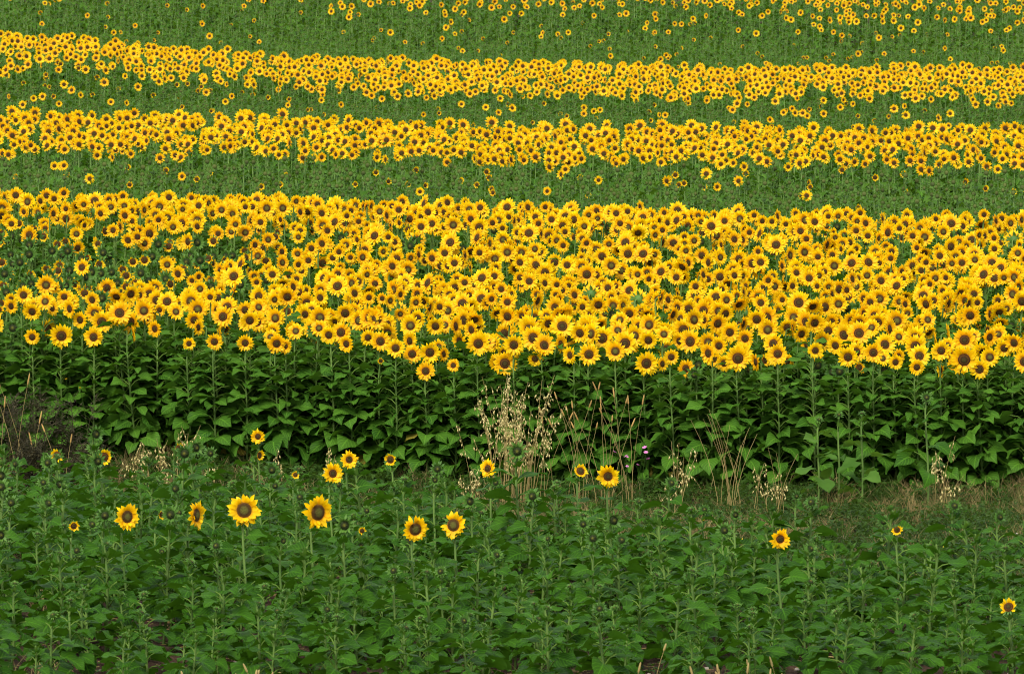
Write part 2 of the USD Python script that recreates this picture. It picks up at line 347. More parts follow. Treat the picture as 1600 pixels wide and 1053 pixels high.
# ------------------------------------------------------------------ one sunflower plant
def plant(path, h, r, head='full', R=.125, yaw=0.0, tilt=0.1, leaves=10, size=1.0, low=0.12, split_petals=False, young=False, bare=0.0, disc='disc_brown', missing=None, joined=False):
    """Builds stem, leaves and head under path, the foot at the origin and the head at (about) height h facing -y."""
    P = Parts(path)
    n = facing(yaw, tilt) @ np.array([0, 0, 1.0])
    sway = np.array([U(-.03, .03, r), U(-.03, .03, r), 0])
    depth = R * .22
    hc = np.array([sway[0], sway[1], h])                          # centre of the head's disc
    rd = R * (.5 if disc == 'disc_olive' and split_petals else .42 if head == 'full' else .5)
    neck = hc - n * (depth + .004)
    base = np.array([0, 0, 0.0])
    below = np.array([neck[0] - n[0] * .05, neck[1] - n[1] * .05 , h - .055 - .04 * max(0, -n[2])])
    t = below - base
    pts = [base + t * f + np.array([math.sin(f * 5 + yaw) * .012, math.cos(f * 4) * .012 - .012, 0]) * (1 if 0 < f < 1 else 0) for f in (0, .25, .5, .75, .92)]
    pts += [below * .65 + neck * .35 + np.array([0, 0, .018]), neck]
    rs = np.interp(np.linspace(0, 1, len(pts)), [0, 1], [.0125 * size ** .5, .0075])
    stem_b = tube(pts, rs, 5); stem_b.build(P('stem'), M['stem'])
    lm = M['pale_leaf'] if size == .95 and young else M['young_leaf'] if young else M['leaf']
    a = U(0, 6.28, r); alll = MB()
    top = .97 if young else .90
    for k in range(leaves):
        f = low + (top - low) * (k + U(-.2, .2, r)) / max(1, leaves - 1)
        f = min(max(f, low * .8), top)
        a += 2.399 + U(-.35, .35, r)
        sz = np.interp(f, [0, .25, .55, .8, .93, 1], [.7, 1.05, .95, .78, .5, .35] if young else [.78, .92, .74, .60, .46, .30]) * size * U(.85, 1.15, r)
        L = .235 * sz
        hi = f > .86
        droop = float(np.interp(f, [.15, .5, .85], [-1.1, -.65, -.3] if young else [-1.25, -.85, -.4])) + U(-.35, .3, r)
        lf = leaf_mesh(L, L * U(.74, .95, r) * (.62 if hi else 1), (.13 if young else .17) * sz * U(.7, 1.3, r), U(.35, .85, r) if not hi else U(.5, 1.1, r),
                       float(np.interp(f, [.15, .5, .85], [-.2, 0, .2] if young else [-.3, 0, .2])) + U(-.25, .25, r) + (.35 if hi and young else .1 if hi else 0), droop + (.35 if hi and young else 0),
                       U(-.1, .6, r), r, wave=U(.04, .11, r), twist=U(-.7, .7, r))
        p0 = np.array([np.interp(f, [0, .25, .5, .75, .92], [q[i] for q in pts[:5]]) for i in range(3)]) if f < .92 else pts[4]
        lf.map(rz(a), p0)
        if joined: alll.join(lf)
        else: lf.build(P('leaf'), M['yellow_leaf'] if f < .45 and r.uniform() < .012 else lm)
    if joined: alll.build(P('leaf'), lm)
    if young:
        for k in range(5):
            q = leaf_mesh(U(.05, .10, r), U(.022, .036, r), .015, 1.0, U(.5, 1.2, r), U(.1, 1.1, r), .5, r, rows=4, petiole=False)
            q.map(rz(1.257 * k + U(-.4, .4, r)), pts[4] + (pts[5] - pts[4]) * U(0, .9, r)).build(P('top_leaf'), M['pale_leaf'])
    H = facing(yaw, tilt)
    hp = P('flower_head' if head != 'bud' else 'bud')
    HP = Parts(hp)
    place = lambda m: m.map(H, hc)
    if head == 'full':
        place(disc_mesh(rd, U(.16, .34, r))).build(hp, M[disc])
        allp = MB()
        for layer, (cnt, ll, lean) in enumerate(((19, 1.0, .06), (17, .93, .26), (9, .62, .55))):
            for k in range(cnt):
                ang = 2 * math.pi * (k + U(-.33, .33, r) + .5 * layer) / cnt
                if missing and abs((ang - missing[0] + math.pi) % (2 * math.pi) - math.pi) < missing[1]: continue
                l = (R - rd * .9) * ll * (U(.70, 1.28, r) if split_petals else U(.80, 1.14, r))
                pm = petal_mesh(l, R * (U(.24, .34, r) if split_petals else U(.20, .27, r)), lean + U(-.22, .30, r) * (1.5 if split_petals else 1), U(-.55, .35, r) * (1.6 if split_petals else 1), r)
                pm.map(None, (rd * .93, 0, -.012 * R + .01 * R * layer)).map(rz(ang))
                place(pm)
                if split_petals: pm.build(HP('petal'), M['petal'])
                else: allp.join(pm)
        if not split_petals: tag(allp.build(HP('petal_ring'), M['petal']).GetPrim(), kind='stuff')
        tag(place(bracts_mesh(rd * 1.02, 13, R * .42, R * .2, -.35, r, depth)).build(HP('bract_ring'), M['bract']).GetPrim(), kind='stuff')
    elif head == 'half':
        place(disc_mesh(rd, U(.2, .4, r), 14)).build(hp, M[disc])
        allp = MB()
        gap = U(0, 6.28, r); gw = U(.0, .8, r)
        for k in range(17):
            ang = 2 * math.pi * (k + U(-.3, .3, r)) / 17
            if abs((ang - gap + math.pi) % (2 * math.pi) - math.pi) < gw: continue
            pm = petal_mesh((R - rd * .8) * U(.55, 1.0, r), R * U(.24, .32, r), U(.3, 1.0, r), U(-.5, .6, r), r)
            pm.map(None, (rd * .95, 0, 0)).map(rz(ang)); place(pm)
            if split_petals: pm.build(HP('petal'), M['petal'])
            else: allp.join(pm)
        if not split_petals: tag(allp.build(HP('petal_ring'), M['petal']).GetPrim(), kind='stuff')
        tag(place(bracts_mesh(rd * 1.05, 16, R * .55, R * .22, .1, r, depth * 1.3)).build(HP('bract_ring'), M['bract']).GetPrim(), kind='stuff')
    else:
        rb = R
        place(disc_mesh(rb * .60, U(.35, .6, r), 12)).build(hp, M['disc_green'])
        b = bracts_mesh(rb * .66, 14, rb * .8, rb * .36, .95, r, rb * .6)
        b.join(bracts_mesh(rb * .70, 13, rb * .9, rb * .34, .05, r, rb * .6))
        tag(place(b).build(HP('bract_ring'), M['bract']).GetPrim(), kind='stuff')
    return hc

def far_plant(path, h, r, head, R, leaves, L, rings=False):
    """A light plant for the strips beyond: three meshes, made to be copied thousands of times."""
    g = tube([[0, 0, 0], [U(-.02, .02, r), 0, h * .55], [0, .03, h - .05], [0, .008, h]], [.014, .012, .010, .008], 3)
    g.build(path + '/stem', M['pale_stem'])
    lv, a = MB(), U(0, 6.28, r)
    for k in range(leaves):
        f = .30 + .66 * k / (leaves - 1); a += 2.399 + U(-.3, .3, r)
        sz = np.interp(f, [.3, .6, .8, .97], [1.1, 1.0, .85, .5]) * U(.85, 1.15, r)
        lv.join(small_leaf(L * sz * 1.25, L * sz * .85, U(0, .5, r), U(-1.1, -.3, r), U(.1, .5, r)).map(rz(a), (0, 0, h * f)))
    lv.build(path + '/leaf', M['leaf'] if head == 'full' else M['far_leaf'])
    H, c = facing(U(-.3, .3, r), U(-.15, .3, r)), np.array([0, -.02, h])
    if head == 'full':
        rd = R * .43
        disc_mesh(rd, .25, 9).map(H, c).build(path + '/flower_head', M['disc_brown'])
        p = MB()
        for layer, cnt in enumerate((15, 13)):
            for k in range(cnt):
                p.join(petal_mesh((R - rd * .9) * U(.82, 1.12, r), R * .29, .05 + .25 * layer + U(-.2, .3, r), U(-.4, .3, r), r, 3).map(None, (rd * .92, 0, .01 * layer * R)).map(rz(2 * math.pi * (k + U(-.3, .3, r)) / cnt)))
        p.map(H, c).build(path + '/petal', M['petal'])
    elif head == 'half':
        rd = R * .5
        disc_mesh(rd, .25, 8).map(H, c).build(path + '/flower_head', M['disc_brown'])
        p = MB()
        for k in range(13):
            p.join(petal_mesh(R * .5, R * .3, U(.4, 1.0, r), U(-.4, .3, r), r, 3).map(None, (rd * .92, 0, 0)).map(rz(2 * math.pi * (k + U(-.3, .3, r)) / 13)))
        p.map(H, c).build(path + '/petal', M['petal'])
        bracts_mesh(rd * 1.05, 9, R * .45, R * .3, 0, r, R * .3).map(H, c).build(path + '/bract', M['bract'])
    else:
        disc_mesh(R * .62, .4, 8).map(H, c).build(path + '/flower_head', M['far_bud'])
        bracts_mesh(R * .75, 9, R * .9, R * .5, .5, r, R * .6).map(H, c).build(path + '/bract', M['pale_leaf'])

# ------------------------------------------------------------------ the young field in front
def far_edge(x): return float(np.interp(x, [-5, -2.4, 0, 1.3, 3, 5], [55.8, 54.0, 51.0, 49.8, 48.2, 47.8]))
def wall(x): return float(np.interp(x, [-7, -3, 0, 3, 7], [62.0, 61.4, 60.6, 60.0, 59.6]))

# every opened head of the young field: photo x, y, width of the head in pixels, how it looks, yaw, tilt, label
NEAR = [
 (383, 797, 51, 'full', .05, .05, 'largest open sunflower of the front field, round brown disc, faces the camera'),
 (495, 800, 54, 'full', .65, -.05, 'large ragged sunflower right of the largest one, turned right, drooping lower petals'),
 (202, 807, 42, 'full', .6, .0, 'oval sunflower in the front field, left of the largest, dark stem below'),
 (307, 805, 38, 'full', 1.12, .0, 'sunflower seen almost edge-on just left of the largest bloom'),
 (652, 827, 42, 'full', .30, -.15, 'sunflower with pointed petals tilting down, left one of the close pair'),
 (711, 820, 42, 'full', -.30, .05, 'sunflower with a bite of petals missing, right one of the close pair'),
 (953, 744, 36, 'full', .0, -.12, 'short-petalled sunflower with a wide dark disc right of the dry oats'),
 (903, 736, 27, 'half', .3, .4, 'half-open curled sunflower at the foot of the dry grass stalks'),
 (761, 732, 30, 'full', -.55, .1, 'tilted oval sunflower right below the dry oat clump'),
 (521, 740, 33, 'full', .35, .1, 'sunflower with dark green back showing, lower of two above the ragged bloom'),
 (548, 718, 28, 'full', .25, .1, 'smaller sunflower, upper of two above the ragged bloom'),
 (614, 718, 24, 'half', -.4, .0, 'half-open sunflower with few curled petals below the tall leaf wall'),
 (404, 682, 24, 'full', -.2, .0, 'small round sunflower standing highest at the rear of the front field'),
 (406, 711, 18, 'half', .9, .0, 'tiny side-on opening bloom directly under the highest small sunflower'),
 (280, 700, 20, 'half', .7, .0, 'opening bloom with crooked petals near the left dry oats'),
 (164, 714, 30, 'half', .3, .0, 'half-open pair-like ragged bloom left of the dry oats, green bracts'),
 (92, 712, 27, 'half', -.4, .0, 'dark-centred ragged bloom below the brown dead weed patch'),
 (461, 742, 15, 'half', .2, .2, 'very small opening bloom left of the two stacked sunflowers'),
 (677, 750, 19, 'bud', .0, .1, 'dark round bud with a yellow heart, just starting to open'),
 (570, 829, 15, 'half', .1, .0, 'little yellow star-like bloom with dark heart between the big blooms'),
 (247, 804, 18, 'half', .8, .0, 'barely open bud between the oval and the edge-on sunflower'),
 (118, 822, 20, 'half', .3, .0, 'budding bloom with folded yellow tip, far left of the oval sunflower'),
 (440, 845, 18, 'bud', .3, .0, 'yellow-hearted bud low between the largest and the ragged bloom'),
 (562, 853, 20, 'bud', .0, .0, 'dark round bud right under the little star-like bloom'),
 (1225, 842, 33, 'full', .2, -.1, 'lone sunflower right of centre with frayed petals and dark disc'),
 (1406, 828, 20, 'half', -.1, .1, 'small orange-yellow bloom alone at the right of the front field'),
 (1580, 948, 32, 'half', -.3, .5, 'lowest bloom by the right border, flat dark-hearted and upturned'),
 (1153, 804, 19, 'bud', .0, .0, 'dark bud with yellow centre standing tall above leaves right of centre'),
 (1245, 775, 16, 'bud', .0, .2, 'pale tall bud rising above the rear edge of the front field'),
]
taken = []
r0 = np.random.default_rng(101)
for (px, py, w, hd, yaw, tilt, label) in NEAR:
    h = U(.86, 1.02, r0) * (1.04 if hd == 'full' else .96)
    # the distance at which a plant h tall carries its head at this pixel
    ds = np.linspace(41, 58.5, 400)
    e = np.array([ray(px, py, d)[2] - float(ground(ray(px, py, d)[0], d)) - h for d in ds])
    d = float(ds[np.argmin(np.abs(e))])
    pos = ray(px, py, d); gz = float(ground(pos[0], d)); h = pos[2] - gz
    R = w / 2 * d / FPX * (1.0 if hd != 'bud' else .75) / (1 if yaw < .9 else .85)
    p = thing('blooming_sunflower' if hd != 'bud' else 'budding_sunflower', label, 'sunflower' if hd != 'bud' else 'sunflower bud', (pos[0], d, gz - .02))
    plant(p.GetPath(), h + .02, r0, hd, R, yaw, tilt, leaves=11, size=.92, low=.15, split_petals=hd != 'bud', young=True,
          disc='disc_olive' if py > 760 and w > 36 else 'disc_brown', missing=(2.6, .45) if (px, py) == (711, 820) else None)
    taken.append((pos[0], d))

# plants still in bud or leaf
kinds = []
r1 = np.random.default_rng(202)
for k in range(7):
    c = cls(f'_class_young_{k}'); h = [.66, .76, .84, .9, .78, .98, .7][k]
    plant(c.GetPath(), h, r1, 'bud', [.034, .040, .046, .052, .032, .054, .028][k], U(-.3, .3, r1), [.9, .5, .2, .05, 1.1, .1, 1.2][k], leaves=[17, 18, 18, 19, 17, 20, 17][k], size=U(.78, .95, r1), low=.16, young=True)
    kinds.append((c, h))
LAB = ['young green sunflower plant with a small upright closed bud', 'young green sunflower plant with a round half-turned bud', 'young green sunflower plant with a dark bud facing the camera']
lab_of = [0, 1, 2, 2, 0, 2, 0]
spots = []
d = 39.9
while d < 57.5:
    step = .60
    hw = half_width(d) + .25
    x = -hw + U(0, .4, r1)
    while x < hw:
        xx, dd = x + U(-.12, .12, r1), d + U(-.2, .2, r1)
        if dd < far_edge(xx) and all((xx - a) ** 2 + (dd - b) ** 2 > .04 for a, b in taken):
            spots.append((xx, dd))
        x += .50
    d += step
for (x, d) in spots:
    t = (d - 41) / 14
    # the front plants are the smaller ones
    k = int(r1.choice([0, 4, 6, 1, 2], p=[.3, .3, .3, .07, .03])) if t < .2 else int(r1.choice([0, 1, 2, 3, 4, 5, 6], p=[.22, .17, .09, .05, .24, .03, .20]))
    sc = U(.82, 1.2, r1) * float(np.interp(t, [0, .25, 1], [.86, 1.0, 1.02])) * (.86 if x > 2 and t > .55 else 1)
    c, h = kinds[k]
    copy(c, 'young_sunflower', LAB[lab_of[k]] + ' in the front field', 'young sunflower', (x, d, float(ground(x, d)) - .02), U(-.6, .6, r1) if lab_of[k] else U(0, 6.28, r1),
         ['young sunflowers with closed buds', 'young sunflowers with half-turned buds', 'young sunflowers with dark buds'][lab_of[k]], sc, U(-.05, .05, r1))
print('young', len(spots))

# ------------------------------------------------------------------ the tall block: front rows are objects, the rest one crowd
r2 = np.random.default_rng(303)
FRINGE = [
 (667, 580, 30, 'lowest of three blooms stacked above each other left of the dry oat clump'), (669, 551, 34, 'middle of three blooms stacked above each other left of the dry oat clump'),
 (711, 571, 21, 'small frayed bloom hanging alone between the stacked three and the dry oats'), (789, 568, 38, 'round bloom hanging low right above the dry oat clump'),
 (834, 561, 25, 'smaller bloom just right of the round one above the dry oats'), (803, 539, 33, 'bloom overlapping the row above the dry oat clump'),
 (747, 537, 36, 'broad bloom at the edge up and left of the dry oats'), (893, 555, 28, 'narrow turned bloom, left of a touching pair at the lower edge'),
 (917, 554, 35, 'round bloom, right of a touching pair at the lower edge'), (1009, 568, 38, 'lone round bloom hanging low right of the timothy grass stalks'),
 (1053, 558, 25, 'small dark-hearted bloom right of the lone round one'), (1156, 560, 41, 'very wide bloom with long drooping lower petals at the lower edge'),
 (1109, 552, 32, 'side-turned bloom left of the very wide one'), (1325, 558, 32, 'bloom hanging low over the three pale saplings at the wall'),
 (1363, 551, 32, 'bloom tucked right of the one over the pale saplings'), (1400, 566, 24, 'small bloom low at the edge left of the right-hand cluster'),
 (1435, 574, 25, 'lowest small bloom above the tall lone bud plant'), (1502, 562, 46, 'biggest bloom of the lower edge, in the right-hand cluster'),
 (1534, 577, 32, 'lowest bloom of the right-hand cluster beside the biggest'), (1470, 548, 30, 'bloom half hidden behind the biggest of the right-hand cluster'),
 (142, 527, 32, 'bloom hanging free right of a leaning pair on the left'), (94, 525, 38, 'front bloom of the leaning pair on the left'),
 (53, 527, 25, 'small bloom below the row left of the leaning pair'), (297, 537, 21, 'little bloom at the lower edge above the left dry oats'),
 (335, 534, 27, 'dark-ringed bloom above the left dry oats'), (385, 536, 27, 'nodding small bloom right of the dark-ringed one'),
 (435, 537, 30, 'left-facing bloom of a side by side pair at the lower edge'), (449, 541, 24, 'right-hand smaller bloom of a side by side pair at the lower edge'),
 (618, 544, 30, 'slanting bloom at the lower edge left of the stacked three'), (591, 564, 12, 'tiny bloom hanging below all others left of the stacked three'),
 (1272, 548, 26, 'bloom at the edge between the very wide one and the pale saplings'), (1216, 553, 32, 'torn bloom with a leaf across it right of the very wide one'),
]
nearby = []
for (px, py, w, label) in FRINGE:
    d = wall((px - 800) / FPX * 60) - .15 + U(0, .25, r2)
    pos = ray(px, py, d); gz = float(ground(pos[0], d)); R = w / 2 * d / FPX * 1.06
    p = thing('tall_sunflower', label, 'sunflower', (pos[0], d, gz - .02))
    plant(p.GetPath(), pos[2] - gz + .02, r2, 'full' if w > 14 else 'half', max(R, .045), U(-.25, .25, r2) if 'turned' not in label else -.8, U(-.15, .12, r2), leaves=40, size=1.12, low=.10)
    nearby.append((pos[0], d))

blooms, greens = [], []
BP = np.array([8, 8, 8, 8, 8, 8, 8, 8, 8, 8, 4, 4, 4, 1.8]); BP = BP / BP.sum()
for k in range(14):
    c = cls(f'_class_bloom_{k}'); h = [1.42, 1.5, 1.55, 1.46, 1.6, 1.38, 1.52, 1.64, 1.48, 1.57, 1.5, 1.42, 1.58, 1.36][k]
    plant(c.GetPath(), h, r2, 'full', [.112, .098, .124, .092, .106, .084, .116, .102, .128, .094, .106, .100, .094, .090][k], [.1, -.5, .3, .0, -.2, .6, -.1, .4, -.35, .15, 1.15, -1.05, .2, 2.7][k], [.1, -.1, .25, .4, -.2, 0, .1, -.3, .05, .3, .1, -.1, -.65, .2][k], leaves=40, size=1.12, low=.10,
          disc='disc_olive' if k in (3, 6, 9) else 'disc_brown')
    blooms.append(c)
for k in range(2):
    c = cls(f'_class_ringed_{k}')
    plant(c.GetPath(), [1.40, 1.34][k], r2, ['half', 'bud'][k], [.075, .07][k], U(-.3, .3, r2), .1, leaves=15, size=1.08, low=.12)
    greens.append(c)

def grid(d0, d1, s, r, margin=.4, front=None):
    out, d = [], d0
    while d < d1:
        hw = half_width(d) + margin; x = -hw + U(0, s, r)
        while x < hw:
            xx, dd = x + U(-.36, .36, r) * s, d + U(-.36, .36, r) * s
            if front is None or dd > front(xx) - .05: out.append((xx, dd))
            x += s
        d += s * .92
    return np.array(out)

sea = grid(59.2, 69.8, .255, r2, .8, wall)
nz = meshkit.fbm(np.stack([sea[:, 0] * .55, sea[:, 1] * .4, 0 * sea[:, 0]], -1), 3, 21)
tt = (sea[:, 1] - 60) / 9.5
# a looser, greener patch in the left middle of the block
loose = np.exp(-((sea[:, 0] + 4.6) / 2.4) ** 2 - ((tt - .52) / .22) ** 2) * .55
pb = np.clip(.97 - np.clip((nz - .55) * 2.2, 0, .5) - loose, 0, 1)
isb = r2.uniform(0, 1, len(sea)) < pb
order = np.argsort(sea[:, 1] + .05 * np.abs(sea[:, 0]))
nb, ng, rest = len(FRINGE), 0, []
for i in order:
    x, d = sea[i]
    if any((x - a) ** 2 + (d - b) ** 2 < .03 for a, b in nearby): continue
    inside = abs(x) < half_width(d) + .05
    sc = (1 + U(-.07, .06, r2) * float(np.interp(tt[i], [.8, 1], [1, .5]))) * float(np.interp(tt[i], [0, .12, .4, 1], [1.0, 1.07, 1.05, 1.02])); rot = float(np.clip(r2.normal(0, .38), -1.1, 1.1)); ln = U(-.05, .05, r2)
    z = float(ground(x, d)) - .03
    if isb[i] and inside and nb < 300:
        nb += 1
        v = int(r2.choice(14, p=BP))
        lab, grp = (('tall sunflower turned side-on in the dense front rows of the yellow block', 'side-on sunflowers of the tall block') if v in (10, 11) else
                    ('tall sunflower nodding its head down in the front rows of the yellow block', 'nodding sunflowers of the tall block') if v == 12 else
                    ('tall sunflower facing away, green back showing, in the yellow block', 'sunflowers of the tall block that face away') if v == 13 else
                    ('tall sunflower with an olive-centred disc in the front rows of the yellow block', 'olive-centred sunflowers of the tall block') if v in (3, 6, 9) else
                    ('tall small-headed sunflower with a brown disc in the front rows of the yellow block', 'small-headed sunflowers of the tall block') if v in (1, 5, 7) else
                    ('tall broad-headed sunflower with a brown disc in the front rows of the yellow block', 'broad-headed sunflowers of the tall block'))
        copy(blooms[v], 'tall_sunflower', lab, 'sunflower', (x, d, z), rot, grp, sc, ln)
    elif not isb[i] and inside and ng < 90 and nb < 300:
        ng += 1
        copy(greens[int(r2.integers(2))], 'unopened_sunflower', 'tall sunflower with a green half-closed head among the open ones', 'unopened sunflower', (x, d, z), rot, 'unopened heads in the tall block', sc, ln)
    else:
        rest.append((x, d, z, rot, sc, int(r2.choice(14, p=BP)) if isb[i] else 14 + int(r2.integers(2))))
print('tall things', nb, ng, 'rest', len(rest))

def instancer(name, protos, rows, label, cat):
    pi = UsdGeom.PointInstancer.Define(stage, '/World/' + name)
    rel = pi.CreatePrototypesRel()
    for p in protos(f'/World/{name}'): rel.AddTarget(p)
    rows = list(rows)
    pi.CreatePositionsAttr(Vt.Vec3fArray([Gf.Vec3f(*map(float, q[:3])) for q in rows]))
    pi.CreateOrientationsAttr(Vt.QuathArray([Gf.Quath(math.cos(q[3] / 2), 0, 0, math.sin(q[3] / 2)) for q in rows]))
    pi.CreateScalesAttr(Vt.Vec3fArray([Gf.Vec3f(float(q[4])) for q in rows]))
    pi.CreateProtoIndicesAttr(Vt.IntArray([int(q[5]) for q in rows]))
    tag(pi.GetPrim(), label, cat, None, 'stuff')

def far_protos(n, full, half, bud, seed, h=(1.42, 1.55), hy=(1.0, 1.15), R=.125, rb=.06, L=.24):
    def make(path):
        r = np.random.default_rng(seed); out = []
        for k in range(full + half + bud):
            p = f'{path}/prototype_{k:03d}'
            UsdGeom.Xform.Define(stage, p)
            hd = 'full' if k < full else 'half' if k < full + half else 'bud'
            hh = U(*h, r) if hd == 'full' else U(*hy, r)
            far_plant(p, hh, r, hd, (R * U(.78, 1.16, r)) if hd == 'full' else (R * .62 if hd == 'half' else rb * U(.85, 1.15, r)), n, L)
            out.append(p)
        return out
    return make
def sea_protos(path):
    out = []
    r = np.random.default_rng(909)
    for k in range(16):
        p = str(UsdGeom.Xform.Define(stage, f'{path}/prototype_{k:03d}').GetPath())
        if k < 14:
            plant(p, U(1.40, 1.62, r) if k != 13 else 1.4, r, 'full', .072 + .0045 * ((k * 5) % 11), [0, .3, -.4, .2, -.2, .6, -.1, .1, -.5, .4, 1.1, -1.1, .1, 2.6][k], U(-.25, .35, r) if k != 12 else -.6,
                  leaves=17, size=.9, low=.35, disc='disc_olive' if k in (3, 6, 9) else 'disc_brown', joined=True)
        else:
            plant(p, U(1.34, 1.42, r), r, ['half', 'bud'][k - 14], [.075, .065][k - 14], 0, .1, leaves=15, size=.9, low=.35, joined=True)
        out.append(p)
    return out
instancer('sunflower_crowd', sea_protos, rest, 'mass of tall yellow sunflowers filling the wide block up to its ridge', 'sunflower crowd')

# the three strips beyond
def strip(name, d0, d1, s, seed, start, soft, most, label, side=0.0, R=.125, rb=.05, L=.22, leaves=10, sparse=.06, halves=.06):
    r = np.random.default_rng(seed)
    q = grid(d0, d1, s, r, 1.5)
    t = (q[:, 1] - d0) / (d1 - d0)
    n1 = meshkit.fbm(np.stack([q[:, 0] * .45, q[:, 1] * .3, 0 * t], -1), 3, seed)
    u = t + (n1 - .5) * .28 + side * q[:, 0] / half_width(d1)
    p = np.clip((u - start) / soft, 0, 1); p = p * p * (3 - 2 * p) * most + sparse * np.clip((u - start + .45) / .3, 0, 1)
    rows = []
    for (x, d), pk, tk in zip(q, p, t):
        b = r.uniform() < pk; hf = r.uniform() < halves
        k = int(r.integers(5)) if b else 5 + int(r.integers(2)) if hf and pk > .02 else 7 + int(r.integers(4))
        grow = float(np.interp(tk, [0, .35, .65, 1], [.92, 1.0, 1.18, 1.22])) if not b else float(np.interp(tk, [.2, .5, 1], [.80, .92, 1.0]))
        rows.append((x, d, float(ground(x, d)) - .03, float(np.clip(r.normal(0, .4), -1.2, 1.2)), grow * U(.94, 1.06, r), k))
    print(name, len(rows))
    instancer(name, far_protos(leaves, 5, 2, 4, seed, R=R, rb=rb, L=L), rows, label, 'sunflower strip')
strip('sunflower_strip', 83.0, 95.4, .36, 41, .43, .24, .98, 'nearest narrow strip behind the wide block, green in front and yellow along its ridge', R=.106)
strip('sunflower_strip_001', 110.5, 126.6, .37, 42, .46, .26, .96, 'second narrow strip, its yellow ridge bending upwards on the left', R=.100, rb=.034)
strip('sunflower_strip_002', 141.0, 168.0, .47, 43, .47, .45, .9, 'farthest strip along the top, mostly green with scattered yellow heads', side=.16, R=.11, rb=.03, sparse=.04)

# ------------------------------------------------------------------ weeds and grasses between the fields
def spikelet(l, w, r):
    s = [0, .35, 1]
    v = [[0, 0, 0], [w / 2, 0, -.35 * l], [-w / 2, 0, -.35 * l], [0, w / 2, -.35 * l], [0, -w / 2, -.35 * l], [0, 0, -l]]
    return MB().add(v, [[0, 1, 3], [0, 3, 2], [0, 2, 4], [0, 4, 1], [5, 3, 1], [5, 2, 3], [5, 4, 2], [5, 1, 4]])
def stalk_pts(h, lean, az, r, n=6):
    out = []
    for k in range(n):
        f = k / (n - 1); o = lean * h * f ** 1.8
        out.append([o * math.cos(az), o * math.sin(az), h * f * (1 - .12 * lean * f)])
    return np.array(out)
def oat_clump(px, py_base, d, n, h, spread, label, r, name='wild_oat_clump', dens=1.0):
    pos = ray(px, py_base, d); gz = float(ground(pos[0], d))
    p = thing(name, label, 'dry oats', (pos[0], d, gz)); P = Parts(p.GetPath())
    for k in range(n):
        hh = h * U(.42, 1.06, r); az = U(0, 6.28, r)
        foot = np.array([float(np.clip(r.normal(0, .55), -1.3, 1.3)) * spread, U(-.22, .22, r), 0])
        pts = stalk_pts(hh, U(.03, .30, r), az, r) + foot
        sp = P('stalk'); tube(pts, np.linspace(.0042, .0020, 6), 3).build(sp, M['straw'])
        sk = MB()
        for q in range(int(U(9, 20, r) * (dens if n > 20 else .6))):
            f = U(.5, 1.0, r) ** .8; c = np.array([np.interp(f, np.linspace(0, 1, 6), pts[:, i]) for i in range(3)])
            a = U(0, 6.28, r); ln = U(.015, .085, r) * (1.25 - f * .7)
            e = c + [ln * math.cos(a), ln * math.sin(a), -ln * .35]
            sk.join(tube([c, (c + e) / 2 + [0, 0, .012], e], .0009, 3))
            m = spikelet(U(.036, .060, r), U(.012, .020, r), r); m.map(rx(U(-.5, .5, r)) @ ry(U(-.5, .5, r)), e); sk.join(m)
        if sk.n: tag(sk.build(sp + '/panicle', M['oat']).GetPrim(), kind='stuff')
    return p
rw = np.random.default_rng(404)
oat_clump(798, 752, 58.6, 46, 1.38, .30, 'largest clump of pale dry wild oats in front of the tall leaf wall', rw)
oat_clump(735, 742, 58.3, 7, .5, .14, 'low dry oat tuft leaning out left of the largest clump', rw)
oat_clump(232, 712, 59.6, 12, .62, .22, 'dry oat tuft beside the brown dead weeds on the left', rw)
oat_clump(286, 712, 59.8, 5, .82, .10, 'slim tall dry oat tuft right of the left oat tuft', rw)
oat_clump(336, 712, 59.7, 4, .52, .15, 'thin dry oat tuft leaning right in the left third', rw)
oat_clump(440, 715, 59.6, 2, .72, .05, 'two dry oat stalks alone before dark leaves left of centre', rw)
oat_clump(515, 720, 59.6, 3, .68, .06, 'three thin dry oat stalks left of the stacked three blooms', rw)
oat_clump(1060, 775, 57.4, 7, .78, .16, 'dry oat tuft beside the pink wildflowers', rw)
oat_clump(1190, 790, 57.0, 4, .72, .12, 'sparse dry oats right of the bare straw stalks', rw)
oat_clump(1215, 790, 57.2, 3, .78, .05, 'single-file dry oat stalks between straw stalks and pale saplings', rw)
oat_clump(1470, 790, 57.2, 6, .82, .10, 'tall dry oat tuft right of the lone bud plant', rw)

def timothy(px, d, n, h, spread, label, r, mat='rust', head=.09, base=752, name='timothy_grass_clump'):
    pos = ray(px, base, d); gz = float(ground(pos[0], d))
    p = thing(name, label, 'dry grass', (pos[0], d, gz)); P = Parts(p.GetPath())
    for k in range(n):
        hh = h * U(.7, 1.1, r); foot = np.array([U(-spread, spread, r), U(-.25, .25, r), 0])
        pts = stalk_pts(hh, U(.02, .3, r), r.choice([0, math.pi]) + U(-.6, .6, r), r) + foot
        sp = P('stalk'); tube(pts, np.linspace(.0036, .0020, 6), 3).build(sp, M['straw'])
        if head:
            t = pts[-1] - pts[-2]; t /= np.linalg.norm(t); l = head * U(.7, 1.2, r)
            tube([pts[-1] + t * l * f for f in (-.05, .1, .5, .85, 1)], np.array([.2, 1, 1, .75, .2]) * .0085, 5).build(sp + '/seed_head', M[mat])
    return p
timothy(905, 58.6, 15, 1.26, .36, 'stand of straight dry grass stalks with brown cylinder heads right of the oats', rw)
timothy(985, 58.4, 8, 1.2, .24, 'looser dry grass stalks with brown heads leaning right over the pink flowers', rw)
timothy(1140, 57.6, 12, 1.05, .13, 'bare straw stalks standing upright in a tight bundle', rw, head=0, base=780, name='straw_bundle')
